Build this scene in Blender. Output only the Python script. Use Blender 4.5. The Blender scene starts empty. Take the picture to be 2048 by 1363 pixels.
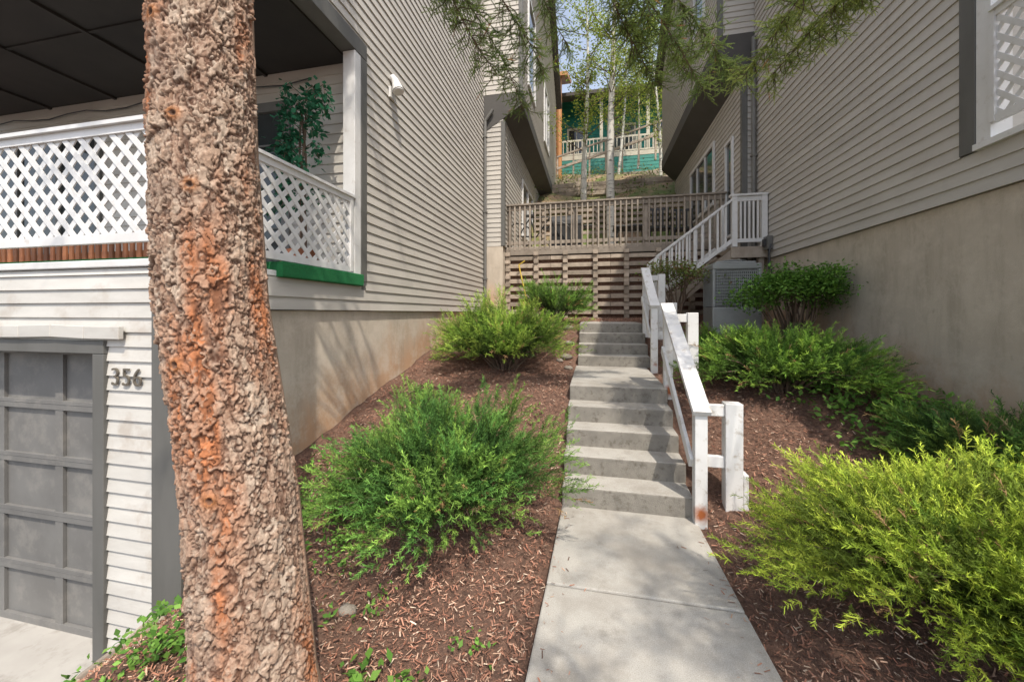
import bpy, math, random
import numpy as np
from mathutils import Vector, noise
random.seed(7); rng=np.random.default_rng(7)
scene=bpy.context.scene
COL=scene.collection
# ---------------------------------------------------------------- materials
def nt(name):
    m=bpy.data.materials.new(name); m.use_nodes=True
    t=m.node_tree; b=t.nodes['Principled BSDF']; return m,t,b
def ramp(t,src,stops):
    r=t.nodes.new('ShaderNodeValToRGB'); t.links.new(src,r.inputs[0])
    e=r.color_ramp.elements
    while len(e)<len(stops): e.new(.5)
    for i,(p,c) in enumerate(stops):
        e[i].position=p; e[i].color=(c,c,c,1) if isinstance(c,(int,float)) else (*c,1)
    return r.outputs[0]
def mix(t,fac,a,b,mode='MIX'):
    m=t.nodes.new('ShaderNodeMix'); m.data_type='RGBA'; m.blend_type=mode
    for s,v in ((m.inputs[0],fac),(m.inputs[6],a),(m.inputs[7],b)):
        if hasattr(v,'is_linked') or hasattr(v,'links'): t.links.new(v,s)
        elif isinstance(v,(int,float)): s.default_value=v if s==m.inputs[0] else (v,v,v,1)
        else: s.default_value=(*v,1)
    return m.outputs[2]
def math_(t,op,a,b=0.0,c=0.0):
    m=t.nodes.new('ShaderNodeMath'); m.operation=op
    for s,v in zip(m.inputs,(a,b,c)):
        if isinstance(v,(int,float)): s.default_value=v
        else: t.links.new(v,s)
    return m.outputs[0]
def coords(t,st=(1,1,1)):
    tc=t.nodes.new('ShaderNodeTexCoord'); mp=t.nodes.new('ShaderNodeMapping')
    t.links.new(tc.outputs['Object'],mp.inputs[0]); mp.inputs['Scale'].default_value=st
    return mp.outputs[0],tc.outputs['Object']
def noi(t,vec,scale,detail=4,rough=.6):
    n=t.nodes.new('ShaderNodeTexNoise'); n.inputs['Scale'].default_value=scale
    n.inputs['Detail'].default_value=detail; n.inputs['Roughness'].default_value=rough
    t.links.new(vec,n.inputs['Vector']); return n.outputs['Fac']
def bump(t,b,h,strength,dist=.01):
    n=t.nodes.new('ShaderNodeBump'); n.inputs['Strength'].default_value=strength
    n.inputs['Distance'].default_value=dist
    t.links.new(h,n.inputs['Height']); t.links.new(n.outputs[0],b.inputs['Normal'])
def mat(name,c1,c2,rough=.8,scale=3,bs=80,bst=.3,bd=.004,st=(1,1,1),rnd=0.0,metal=0,dirt=None,extra=None):
    m,t,b=nt(name); v,o=coords(t,st)
    n=noi(t,v,scale); f=ramp(t,n,[(.35,0),(.68,1)])
    c=mix(t,f,c1,c2)
    if dirt:
        n2=noi(t,o,dirt[0],5,.7); f2=ramp(t,n2,[(dirt[1],0),(min(dirt[1]+.14,1),dirt[3] if len(dirt)>3 else .8)])
        c=mix(t,f2,c,dirt[2])
    if rnd:
        a=t.nodes.new('ShaderNodeAttribute'); a.attribute_name='rnd'
        k=math_(t,'MULTIPLY_ADD',a.outputs['Fac'],2*rnd,1-rnd)
        g=t.nodes.new('ShaderNodeCombineColor')
        for i in range(3): t.links.new(k,g.inputs[i])
        c=mix(t,1.0,c,g.outputs[0],'MULTIPLY')
    if extra: c=extra(t,o,c)
    t.links.new(c,b.inputs['Base Color'])
    b.inputs['Roughness'].default_value=rough; b.inputs['Metallic'].default_value=metal
    if bst>.12: bump(t,b,noi(t,v,bs,3,.7),bst,bd)
    return m
def attrmat(name,trans=.25,rough=.6,bs=0):
    m,t,b=nt(name); a=t.nodes.new('ShaderNodeAttribute'); a.attribute_name='col'
    t.links.new(a.outputs['Color'],b.inputs['Base Color']); b.inputs['Roughness'].default_value=rough
    b.inputs['Specular IOR Level'].default_value=.25
    if trans>0:
        tr=t.nodes.new('ShaderNodeBsdfTranslucent'); t.links.new(a.outputs['Color'],tr.inputs[0])
        ms=t.nodes.new('ShaderNodeMixShader'); ms.inputs[0].default_value=trans
        t.links.new(b.outputs[0],ms.inputs[1]); t.links.new(tr.outputs[0],ms.inputs[2])
        t.links.new(ms.outputs[0],t.nodes['Material Output'].inputs['Surface'])
    if bs:
        v,o=coords(t); bump(t,b,noi(t,v,bs,5,.8),.9,.006)
    return m
def stain_extra(t,o,c):
    s=t.nodes.new('ShaderNodeSeparateXYZ'); t.links.new(o,s.inputs[0])
    h=math_(t,'MULTIPLY_ADD',s.outputs['Y'],-.25,s.outputs['Z']); h=math_(t,'ADD',h,.38)
    n=noi(t,o,1.3,6,.65); h=math_(t,'MULTIPLY_ADD',n,-1.1,h)
    f=ramp(t,math_(t,'ADD',h,.55),[(.08,.8),(.62,0)])
    c=mix(t,f,c,(.5,.29,.155))
    mp=t.nodes.new('ShaderNodeMapping'); t.links.new(o,mp.inputs[0]); mp.inputs['Scale'].default_value=(3,3,.5)
    f2=ramp(t,noi(t,mp.outputs[0],1.5,6,.7),[(.46,0),(.68,.55)])
    c=mix(t,f2,c,(.31,.26,.20))
    f3=ramp(t,noi(t,o,3.2,6,.75),[(.46,0),(.64,.6)])
    return mix(t,f3,c,(.60,.525,.43))
M={}
M['siding']=mat('painted_siding',(.48,.45,.40),(.425,.395,.35),.6,1.5,60,.15,.002,(1,1,4),rnd=.05,dirt=(2.2,.6,(.33,.285,.23),.4))
M['siding_white']=mat('weathered_light_siding',(.55,.53,.485),(.46,.44,.40),.6,2,60,.2,.002,(1,1,4),rnd=.06,dirt=(3,.54,(.36,.30,.24),.55))
M['trim']=mat('dark_grey_trim',(.125,.122,.112),(.10,.098,.088),.6,4,70,.25,.002,(1,1,.3))
M['door']=mat('garage_door_paint',(.17,.165,.155),(.135,.13,.122),.5,3,50,.15,.002,dirt=(5,.52,(.25,.235,.21),.5))
M['stucco']=mat('stucco',(.53,.46,.37),(.46,.395,.315),.95,1.2,140,.6,.006,extra=stain_extra,dirt=(14,.58,(.33,.275,.22),.4))
M['white']=mat('white_paint',(.68,.67,.65),(.6,.59,.565),.5,4,40,.15,.002,dirt=(11,.58,(.4,.35,.29),.5))
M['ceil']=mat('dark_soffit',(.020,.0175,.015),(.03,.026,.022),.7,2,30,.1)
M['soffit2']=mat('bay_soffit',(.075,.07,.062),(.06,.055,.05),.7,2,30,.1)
def conc_extra(t,o,c):
    f=ramp(t,noi(t,o,260,1,.6),[(.54,0),(.66,.55)]); c=mix(t,f,c,(.17,.16,.14))
    f=ramp(t,noi(t,o,190,1,.6),[(.56,0),(.68,.45)]); c=mix(t,f,c,(.52,.5,.46))
    f=ramp(t,noi(t,o,1.1,6,.75),[(.46,0),(.60,.5)]); return mix(t,f,c,(.24,.215,.18))
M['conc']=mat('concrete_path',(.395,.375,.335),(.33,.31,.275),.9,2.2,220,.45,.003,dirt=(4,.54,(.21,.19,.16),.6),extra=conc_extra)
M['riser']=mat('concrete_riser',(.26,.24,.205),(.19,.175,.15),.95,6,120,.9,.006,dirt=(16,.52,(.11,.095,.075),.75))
M['conc2']=mat('concrete_apron',(.40,.38,.345),(.32,.30,.27),.9,2.2,220,.4,.003,dirt=(5,.53,(.22,.2,.17),.6))
M['asph']=mat('asphalt',(.05,.05,.05),(.07,.068,.065),.9,40,200,.8,.006)
M['glass']=mat('window_glass',(.03,.035,.035),(.05,.055,.055),.06,1,3,.02)
M['wood']=mat('weathered_deck_wood',(.36,.305,.245),(.26,.215,.17),.85,5,60,.5,.004,(1,1,1),rnd=.22)
M['timber']=mat('retaining_timber',(.40,.33,.26),(.27,.22,.17),.9,6,50,.6,.006,rnd=.3)
M['cedar']=mat('orange_cedar',(.25,.10,.045),(.13,.05,.025),.7,5,60,.3,.003,rnd=.5)
M['pipe']=mat('grey_downpipe',(.15,.145,.13),(.12,.115,.105),.5,4,30,.1)
M['metal']=mat('ac_metal',(.30,.31,.30),(.23,.24,.23),.45,4,30,.05,metal=.1)
M['black']=mat('black_plastic',(.02,.02,.02),(.035,.035,.035),.5,4,30,.05)
M['turf']=mat('green_turf',(.01,.15,.04),(.012,.2,.06),.95,60,300,1,.01)
M['teal']=mat('teal_siding',(.018,.20,.155),(.014,.155,.12),.6,2,30,.1,rnd=.1)
M['roof']=mat('roof_shingle',(.06,.05,.045),(.1,.085,.075),.9,20,60,.8,.01)
M['yellow']=mat('yellow_handle',(.6,.42,.06),(.5,.35,.05),.5)
M['cream']=mat('cream_trim',(.5,.46,.36),(.42,.39,.3),.6)
M['log']=mat('log_wall',(.45,.2,.06),(.36,.15,.04),.6,4)
M['terra']=mat('clay_pot',(.35,.14,.07),(.28,.1,.05),.8)
M['rock']=mat('rock',(.28,.24,.2),(.17,.15,.12),.9,9,40,.8,.01)
M['bronze']=mat('house_number_metal',(.1,.085,.065),(.14,.12,.09),.5,30)
M['leaf']=attrmat('leaf_foliage',.35); M['needle']=attrmat('needle_foliage',.0,.7); M['needle2']=attrmat('spruce_needles',.25,.7)
M['chip']=attrmat('mulch_chips',0,.9); M['bark']=attrmat('bark',0,.95,190)
M['twig']=mat('twig_bark',(.16,.11,.075),(.1,.07,.05),.9,20,bst=.1)
def birch():
    m,t,b=nt('aspen_bark'); v,o=coords(t,(1,1,6))
    c=mix(t,ramp(t,noi(t,v,3,5),[(.56,0),(.64,1)]),(.58,.56,.49),(.07,.06,.05))
    t.links.new(c,b.inputs['Base Color']); b.inputs['Roughness'].default_value=.8; return m
M['aspen']=birch()
def ground():
    m,t,b=nt('ground_soil'); v,o=coords(t)
    c=mix(t,ramp(t,noi(t,o,28,6,.75),[(.35,0),(.65,1)]),(.10,.055,.038),(.25,.14,.095))
    g=mix(t,ramp(t,noi(t,o,1.2,6,.7),[(.42,0),(.58,1)]),(.30,.20,.125),(.13,.17,.045))
    s=t.nodes.new('ShaderNodeSeparateXYZ'); t.links.new(o,s.inputs[0])
    f=ramp(t,math_(t,'MULTIPLY_ADD',s.outputs['Y'],.1,-.95),[(0,0),(.3,1)])
    t.links.new(mix(t,f,c,g),b.inputs['Base Color']); b.inputs['Roughness'].default_value=.95
    bump(t,b,noi(t,o,45,5,.8),1,.03); return m
M['ground']=ground()
def rustwhite():
    def ex(t,o,c):
        for p,r in (((.80,3.09,.08),.12),((.81,4.35,.76),.12),((.85,5.55,.88),.08)):
            vm=t.nodes.new('ShaderNodeVectorMath'); vm.operation='DISTANCE'; t.links.new(o,vm.inputs[0]); vm.inputs[1].default_value=p
            d=math_(t,'MULTIPLY_ADD',noi(t,o,30,4),.06,vm.outputs['Value'])
            f=ramp(t,math_(t,'DIVIDE',d,r),[(.45,1),(.95,0)])
            c=mix(t,f,c,(.33,.1,.03))
        return c
    return mat('white_handrail_paint',(.70,.69,.67),(.62,.61,.585),.5,4,40,.2,.002,dirt=(13,.55,(.35,.29,.22),.7),extra=ex)
M['wrail']=rustwhite()
# ---------------------------------------------------------------- mesh helpers
class MB:
    def __init__(s): s.v=[];s.f=[];s.m=[];s.r=[]
    def add(s,vs,fs,mi=0,r=None):
        o=len(s.v); s.v+=[tuple(p) for p in vs]
        r=random.random() if r is None else r
        for f in fs: s.f.append([i+o for i in f]); s.m.append(mi); s.r.append(r)
    def box(s,x0,x1,y0,y1,z0,z1,mi=0,mfront=None):
        s.add([(x0,y0,z0),(x1,y0,z0),(x1,y1,z0),(x0,y1,z0),(x0,y0,z1),(x1,y0,z1),(x1,y1,z1),(x0,y1,z1)],
              [(0,3,2,1),(4,5,6,7),(0,1,5,4),(1,2,6,5),(2,3,7,6),(3,0,4,7)],mi)
        if mfront is not None: s.m[-4]=mfront; s.m[-3]=mfront; s.m[-1]=mfront
    def beam(s,p,q,w,h,mi=0,up=(0,0,1)):
        p=Vector(p);q=Vector(q);d=(q-p).normalized();up=Vector(up)
        if abs(d.dot(up))>.98: up=Vector((0,1,0))
        a=d.cross(up).normalized()*w/2; b=a.cross(d).normalized()*h/2
        vs=[c+i*a+j*b for c in (p,q) for i,j in ((-1,-1),(1,-1),(1,1),(-1,1))]
        s.add(vs,[(0,1,2,3),(7,6,5,4),(0,4,5,1),(1,5,6,2),(2,6,7,3),(3,7,4,0)],mi)
    def cyl(s,p,q,r0,r1=None,n=10,mi=0,cap=True):
        r1=r0 if r1 is None else r1
        p=Vector(p);q=Vector(q);d=(q-p).normalized();up=Vector((0,0,1)) if abs(d.z)<.95 else Vector((1,0,0))
        a=d.cross(up).normalized();b=a.cross(d)
        vs=[c+(a*math.cos(k*2*math.pi/n)+b*math.sin(k*2*math.pi/n))*r for c,r in ((p,r0),(q,r1)) for k in range(n)]
        fs=[(k,(k+1)%n,n+(k+1)%n,n+k) for k in range(n)]
        if cap: fs+=[tuple(range(n))[::-1],tuple(range(n,2*n))]
        s.add(vs,fs,mi)
    def path(s,pts,rs,n=7,mi=0):
        for i in range(len(pts)-1): s.cyl(pts[i],pts[i+1],rs[i],rs[i+1],n,mi,cap=False)
    def obj(s,name,mats,parent=None,bevel=0,smooth=False):
        me=bpy.data.meshes.new(name); me.from_pydata(s.v,[],s.f)
        for m in mats: me.materials.append(M[m])
        me.polygons.foreach_set('material_index',s.m)
        a=me.attributes.new('rnd','FLOAT','FACE'); a.data.foreach_set('value',s.r)
        if smooth: me.polygons.foreach_set('use_smooth',[True]*len(s.f))
        me.update(); ob=bpy.data.objects.new(name,me); COL.objects.link(ob)
        if parent: ob.parent=parent
        if bevel:
            bm=ob.modifiers.new('bev','BEVEL'); bm.width=bevel; bm.segments=2; bm.limit_method='ANGLE'; bm.harden_normals=False
        return ob
def empty(name):
    e=bpy.data.objects.new(name,None); COL.objects.link(e); return e
def npmesh(name,V,F,mats,col=None,parent=None,smooth=False):
    V=np.asarray(V,np.float32).reshape(-1,3); F=np.asarray(F,np.int32); k=F.shape[1]
    me=bpy.data.meshes.new(name)
    me.vertices.add(len(V)); me.vertices.foreach_set('co',V.ravel())
    me.loops.add(F.size); me.loops.foreach_set('vertex_index',F.ravel())
    me.polygons.add(len(F)); me.polygons.foreach_set('loop_start',np.arange(len(F),dtype=np.int32)*k)
    try: me.polygons.foreach_set('loop_total',np.full(len(F),k,np.int32))
    except Exception: pass
    for m in mats: me.materials.append(M[m])
    me.update(calc_edges=True)
    if col is not None:
        c=np.ones((len(V),4),np.float32); c[:,:3]=col
        a=me.color_attributes.new('col','FLOAT_COLOR','POINT'); a.data.foreach_set('color',c.ravel())
    if smooth: me.polygons.foreach_set('use_smooth',np.ones(len(F),bool))
    ob=bpy.data.objects.new(name,me); COL.objects.link(ob)
    if parent: ob.parent=parent
    return ob
def nrm(a): return a/np.maximum(np.linalg.norm(a,axis=-1,keepdims=True),1e-9)
def instance(T,P,A,L,roll=None,upb=None):
    n=len(P); A=nrm(A); U=np.tile(np.array([0,0,1.]),(n,1)) if upb is None else upb
    U=U+rng.normal(0,.35,(n,3)); S=nrm(np.cross(A,U)); U=np.cross(S,A)
    V=P[:,None,:]+L[:,None,None]*(T[None,:,0:1]*A[:,None,:]+T[None,:,1:2]*S[:,None,:]+T[None,:,2:3]*U[:,None,:])
    return V.reshape(-1,3)
# ---------------------------------------------------------------- terrain
def gz(x,y):
    x=np.asarray(x,float); y=np.asarray(y,float)
    P=np.interp(y,[-60,-6,-2,3.05,3.25,4.3,5.75,7.0,9.24,9.34,13.1,13.2,17,24,32,80,200],[-1,-.8,-.06,-.05,.02,.66,.76,1.36,1.48,3.02,3.05,5.1,7.2,10,10.4,30,45])
    WL=np.interp(y,[-60,-6,-2,0,1.96,2.9,4.07,6.18,9.24,9.34,13.1,13.2,17,24,32,80,200],[-1,-.8,-.25,-.22,-.12,.29,.60,1.06,1.56,3.02,3.05,5.1,7.2,10,10.4,30,45])
    WR=np.interp(y,[-60,-6,-2,0,2,3.65,5.44,8.25,9.24,9.34,13.1,13.2,17,24,32,80,200],[-1,-.8,-.1,.0,.18,.58,1.08,1.5,1.6,3.02,3.05,5.1,7.2,10,10.4,30,45])
    t=np.clip((-.3-x)/2.29,0,1)**1.0; l=P*(1-t)+WL*t
    t2=np.clip((x-.8)/2.3,0,1)**.9; r=P*(1-t2)+WR*t2
    z=np.where(x<.26,l,r)
    b=np.clip((-2.25-x)/.95,0,1); b=b*b*(3-2*b)
    z=np.where(y<1.97, z*(1-b)+(-.83)*b, np.where((x<-2.63)&(y<9.2),-.83,z))
    return z
def terrain():
    xs=np.concatenate([[-400,-200,-100,-50,-25,-14,-9,-6],np.arange(-4.5,4.5,.07),[5,6,8,11,16,25,50,100,200,400]])
    ys=np.concatenate([[-400,-200,-100,-50,-25,-12,-6,-4,-2,-1],np.arange(-.5,10,.07),np.arange(10,26,.4),[28,32,40,55,80,120,200,400]])
    X,Y=np.meshgrid(xs,ys); Z=gz(X,Y)
    near=(np.abs(X)<4.4)&(Y>-.5)&(Y<9.9)
    for idx in np.argwhere(near):
        i,j=idx; x=X[i,j];y=Y[i,j]
        if -.42<x<.92 and y<7: continue
        Z[i,j]+=.035*noise.noise(Vector((x*2.5,y*2.5,0)))+.02*noise.noise(Vector((x*8,y*8,3)))
    far=(Y>13.5); Z=Z+np.where(far,.3*np.sin(X*1.1+Y*.7)*np.clip((Y-13.5)/3,0,1),0)
    V=np.stack([X,Y,Z],-1).reshape(-1,3); ny,nx=X.shape
    i=np.arange(ny-1)[:,None]*nx+np.arange(nx-1)[None,:]; i=i.ravel()
    F=np.stack([i,i+1,i+nx+1,i+nx],1)
    npmesh('ground',V,F,['ground'],smooth=True)
terrain()
def chips():
    n=200000
    y=.7+8.1*rng.random(n)**1.45; x=-3.1+6.2*rng.random(n)
    edge=(np.abs(x-.26)>.5-.25*rng.random(n)**6)&(rng.random(n)<.18)&(y<3.1)
    onp=((x>-.31)&(x<.83)&(y<7.0))
    keep=(~onp|edge)&~((x<-2.55)&(y>1.9))&(x<3.08)
    x=x[keep];y=y[keep];onp=onp[keep];n=len(x)
    z=np.where(onp&(x>-.25)&(x<.78),.004,gz(x,y)+.006+rng.random(n)*.026)
    a=rng.random(n)*2*np.pi; A=np.stack([np.cos(a),np.sin(a),np.where(onp,0,rng.normal(0,.35,n))],1)
    T=np.array([(-.5,-.10,0),(.5,-.06,.02),(.42,.08,.03),(-.46,.07,0)])
    L=.009+.034*rng.random(n)**2.3
    V=instance(T,np.stack([x,y,z],1),A,L)
    base=np.array([[.36,.18,.12],[.22,.11,.072],[.47,.30,.21],[.11,.058,.042],[.31,.14,.09],[.58,.45,.34]])
    patch=np.array([noise.noise(Vector((p*1.6,q*1.6,0))) for p,q in zip(x,y)])
    c=base[rng.choice(6,n,p=[.28,.22,.18,.10,.14,.08])]*(.75+.5*rng.random((n,1)))*(1+.5*patch[:,None])
    npmesh('mulch',V,np.arange(n*4).reshape(-1,4),['chip'],np.repeat(c,4,0))
chips()
m=MB(); m.box(-12,-3.2,1.70,2.3,-1.0,-.795); m.obj('concrete_driveway',['conc2'],bevel=.01)
m=MB(); m.box(-30,-3.22,-30,1.69,-1.0,-.812); m.obj('asphalt_driveway',['asph'])
m=MB()
pts=[(-2.70,1.93,-.36),(-2.95,1.88,-.58),(-3.15,1.78,-.74),(-3.22,1.55,-.78),(-3.22,.8,-.79),(-3.22,-2,-.79)]
for a,b in zip(pts,pts[1:]): m.beam(a,b,.05,.12)
m.obj('bed_edging',['timber'],bevel=.008)
m=MB()
def slab(y0,y1,xa0,xa1,xb0,xb1):
    m.add([(xa0,y0,-.12),(xa1,y0,-.12),(xb1,y1,-.12),(xb0,y1,-.12),(xa0,y0,0),(xa1,y0,0),(xb1,y1,0),(xb0,y1,0)],[(0,3,2,1),(4,5,6,7),(0,1,5,4),(1,2,6,5),(2,3,7,6),(3,0,4,7)])
slab(-3,.95,-.34,.86,-.31,.84); slab(.957,2.24,-.31,.84,-.27,.80); slab(2.252,3.2,-.27,.80,-.25,.78)
m.obj('concrete_path',['conc'],bevel=.01)
st=MB()
for k in range(5):
    y0=3.18+k*.265; y1=y0+.30 if k<4 else 5.84
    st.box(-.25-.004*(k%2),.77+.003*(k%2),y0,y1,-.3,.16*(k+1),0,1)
for k in range(4):
    y0=5.82+k*.27; y1=y0+.30 if k<3 else 8.4
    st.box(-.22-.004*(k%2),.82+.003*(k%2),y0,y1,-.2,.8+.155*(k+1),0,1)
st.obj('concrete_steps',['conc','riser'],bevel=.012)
# ---------------------------------------------------------------- siding
def siding(mb,axis,const,ns,a0,a1,z0,z1,openings=(),expo=.115,mi=0,topf=None,out=.018):
    z=z0
    while z<z1-.01:
        zt=min(z+expo,z1); zm=(z+zt)/2
        iv=[(a0,a1)]
        if topf:
            lo,hi=topf(zm); iv=[(max(a0,lo),min(a1,hi))]
        for (b0,b1,c0,c1) in openings:
            if c0<zm<c1:
                nv=[]
                for (p,q) in iv:
                    if b1<=p or b0>=q: nv.append((p,q)); continue
                    if b0>p: nv.append((p,b0))
                    if b1<q: nv.append((b1,q))
                iv=nv
        for p,q in iv:
            if q-p<.01: continue
            cuts=[p]; c=p+random.uniform(.8,4)
            while c<q-.4: cuts.append(c); c+=random.uniform(2.4,4.2)
            cuts.append(q)
            for s,e in zip(cuts,cuts[1:]):
                e2=e-.0015
                ob=const+ns*out; ot=const+ns*.003; zb=z-.004+random.uniform(-.0018,.0018); zb2=zb+random.uniform(-.002,.002)
                P=(lambda u,o,zz:(o,u,zz)) if axis=='y' else (lambda u,o,zz:(u,o,zz))
                mb.add([P(s,ob,zb),P(e2,ob,zb2),P(e2,ot,zt),P(s,ot,zt),P(s,const,zb),P(e2,const,zb2)],[(0,1,2,3),(4,5,1,0)],mi)
        z+=expo
def window(mb,axis,const,ns,a0,a1,z0,z1,fw=.07,panes=1,fm=0,gm=1):
    P=(lambda u0,u1,o0,o1,zz0,zz1: mb.box(min(o0,o1),max(o0,o1),u0,u1,zz0,zz1,mm)) if axis=='y' else (lambda u0,u1,o0,o1,zz0,zz1: mb.box(u0,u1,min(o0,o1),max(o0,o1),zz0,zz1,mm))
    mm=gm; P(a0+.01,a1-.01,const-ns*.03,const+ns*.004,z0+.01,z1-.01)
    mm=fm
    P(a0,a1,const,const+ns*.045,z1-fw,z1); P(a0,a1,const,const+ns*.05,z0,z0+fw)
    P(a0,a0+fw,const,const+ns*.043,z0+fw,z1-fw); P(a1-fw,a1,const,const+ns*.043,z0+fw,z1-fw)
    for i in range(1,panes):
        c=a0+(a1-a0)*i/panes; P(c-.025,c+.025,const,const+ns*.04,z0+fw,z1-fw)
def lattice(mb,org,u,n,W,H,pitch=.145,sw=.04,mi=0,fr=.06):
    org=Vector(org);u=Vector(u);n=Vector(n);zz=Vector((0,0,1))
    for lay,sg in ((0,1),(1,-1)):
        c=-H
        while c<W+H:
            t0,t1=0,H
            if sg>0: lo,hi=-c,W-c
            else: lo,hi=c-W,c
            t0=max(t0,lo);t1=min(t1,hi)
            if t1-t0>.02:
                p=org+u*(c+sg*t0)+zz*t0+n*(.004+.008*lay); q=org+u*(c+sg*t1)+zz*t1+n*(.004+.008*lay)
                mb.beam(p,q,sw,.0075,mi,up=n)
            c+=pitch
    def bar(a,b,w): mb.beam(org+u*a[0]+zz*a[1]+n*.008,org+u*b[0]+zz*b[1]+n*.008,.035,w,mi)
    bar((0,H+.02),(W,H+.02),fr); bar((0,-.01),(W,-.01),fr)
    for xx in (0,W):
        mb.beam(org+u*xx+n*.008+zz*(-.03),org+u*xx+n*.008+zz*(H+.04),.05,.04,mi)
# ================= LEFT HOUSE =================
LH=empty('grey_townhouse')
XL=-2.59; YF=1.96
m=MB()
siding(m,'y',XL,1,YF+.02,8.86,1.63,11.5,[(1.9,3.96,1.90,4.66)])
m.obj('side_siding',['siding'],LH)
m=MB(); siding(m,'x',YF,-1,-9,-2.81,-.78,1.90,[(-5.95,-3.215,-.9,1.41)],expo=.098)
siding(m,'x',YF,-1,-9,-2.6,4.7,11.5)
m.obj('front_siding',['siding_white'],LH)
m=MB(); m.box(-2.8,XL-.022,YF+.06,8.86,-1.2,1.62); m.obj('foundation',['stucco'],LH,bevel=.005)
m=MB()
m.box(-9,XL-.003,3.97,8.85,1.625,11.5); m.box(-9,XL-.003,YF+.004,3.965,4.7,11.5)
m.box(-9,-6.0,YF+.004,3.9,-1,1.9); m.box(-3.2,-2.81,YF+.004,3.9,-1,1.9);m.box(-6.0,-3.2,YF+.004,3.9,1.42,1.9); m.box(-2.81,XL-.003,YF+.1,3.9,1.63,1.9)
m.obj('wall_core',['siding'],LH)
m=MB()
m.box(-2.81,XL+.022,YF-.03,YF+.05,-.9,1.88); m.box(XL-.2,XL+.0215,YF+.052,YF+.16,-.9,1.88)
m.box(-3.315,-3.215,YF-.035,YF+.16,-.8,1.32); m.box(-5.95,-3.215,YF-.036,YF+.16,1.322,1.41); m.box(-5.95,-5.85,YF-.035,YF+.16,-.8,1.32)
m.box(XL-.02,XL+.026,3.86,3.97,1.95,4.5)
m.box(XL-.16,XL+.024,YF,3.97,4.51,4.69)
m.box(-9,XL-.17,YF-.02,YF+.12,4.51,4.69)
m.obj('trim_boards',['trim'],LH,bevel=.004)
m=MB()
yd=2.12
m.box(-5.85,-3.315,yd,yd+.05,-.79,1.33)
for i in range(5):
    x=-3.315-i*.632; m.box(x-.04,x+.04,yd-.022,yd-.001,-.79,1.325)
for j in range(6):
    z=-.78+j*.42; m.box(-5.85,-3.32,yd-.026,yd-.0015,z-.035,z+.035)
for j in range(1,5):
    z=-.78+j*.42; m.box(-5.85,-3.32,yd-.029,yd-.027,z+.008,z+.012)
m.obj('garage_door',['door'],LH,bevel=.006)
m=MB()
for i in range(6):
    xa=-4.9+i*.31; m.beam((xa,YF-.045,1.47+.006*math.sin(i*2)),(xa+.31,YF-.047,1.47+.006*math.sin(i*2+2)),.03,.085)
m.obj('drip_flashing',['siding_white'],LH,bevel=.004)
m=MB()
m.box(-9,XL-.0,YF-.03,3.96,1.905,1.955,0)
m.obj('balcony_floor',['white'],LH,bevel=.006)
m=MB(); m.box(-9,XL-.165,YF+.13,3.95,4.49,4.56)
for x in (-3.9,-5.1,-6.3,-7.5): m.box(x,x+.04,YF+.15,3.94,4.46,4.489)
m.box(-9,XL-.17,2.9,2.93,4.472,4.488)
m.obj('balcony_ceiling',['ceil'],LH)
m=MB(); siding(m,'x',3.9,-1,-9,XL-.13,1.955,4.49,[(-9,-6.5,2.1,4.1),(-4.6,-3.52,1.9,4.12)]); m.obj('balcony_back_siding',['siding'],LH)
m=MB(); m.box(-9,-2.72,3.903,3.95,1.96,4.485,0)
m.obj('balcony_back_core',['siding'],LH)
m=MB(); window(m,'x',3.895,-1,-8.9,-6.5,2.0,4.12,.09,3); window(m,'x',3.895,-1,-4.6,-3.52,1.96,4.12,.11,1)
for z in (2.6,3.1,3.6): m.box(-4.5,-3.63,3.865,3.885,z,z+.02)
m.obj('balcony_windows',['trim','glass'],LH)
m=MB()
m.box(XL-.13,XL+.02,3.745,3.857,1.957,4.505); m.box(XL-.12,XL-.0,YF+.0,YF+.11,1.957,4.505)
m.obj('balcony_posts',['white'],LH,bevel=.005)
m=MB()
lattice(m,(-8.6,YF,2.11),(1,0,0),(0,-1,0),5.93,.70)
lattice(m,(XL,YF+.14,2.08),(0,1,0),(1,0,0),1.58,.73)
m.box(-8.7,XL+.03,YF-.05,YF+.05,2.855,2.882); m.box(XL-.06,XL+.045,YF+.055,3.74,2.855,2.882)
m.obj('balcony_lattice',['white'],LH)
m=MB(); m.box(XL-.12,XL+.06,2.7,3.86,1.90,2.03); m.obj('green_turf_ledge',['turf'],LH,bevel=.01)
m=MB(); m.box(-8.6,-2.9,YF+.08,YF+.14,1.957,1.985); m.obj('turf_edge',['turf'],LH)
m=MB(); pp=[Vector((-8.5+i*.35,3.86,4.33+.03*math.sin(i*1.7))) for i in range(16)]; m.path(pp,[.008]*16,5); m.obj('cable',['black'],LH)
m=MB()
for i in range(62):
    m.box(-8.2+i*.085,-8.2+i*.085+.045,YF+.75,YF+.77,1.965,2.25+.05*(i%3))
m.box(-8.2,-2.95,YF+.772,YF+.80,2.12,2.18); m.box(-8.2,-2.95,YF+.772,YF+.80,1.965,2.0)
m.obj('cedar_planter',['cedar'],None,bevel=.003)
m=MB(); fy=4.52
m.box(XL+.015,XL+.045,fy-.06,fy+.06,4.38,4.52); m.cyl((XL+.045,fy,4.47),(XL+.11,fy,4.50),.02,.02,8); m.cyl((XL+.08,fy-.02,4.62),(XL+.15,fy-.05,4.44),.04,.075,14); m.cyl((XL+.15,fy-.05,4.44),(XL+.153,fy-.051,4.43),.065,.065,14)
m.cyl((XL+.03,fy,4.66),(XL+.08,fy,4.60),.05,.04,12)
m.obj('flood_light',['white'],None,bevel=.003)
X2=-2.09; XB=-1.66
def gabL(z): 
    h=(z-11.2)/.75
    return (8.9+max(0,h),17.5-max(0,h))
m=MB()
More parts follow.
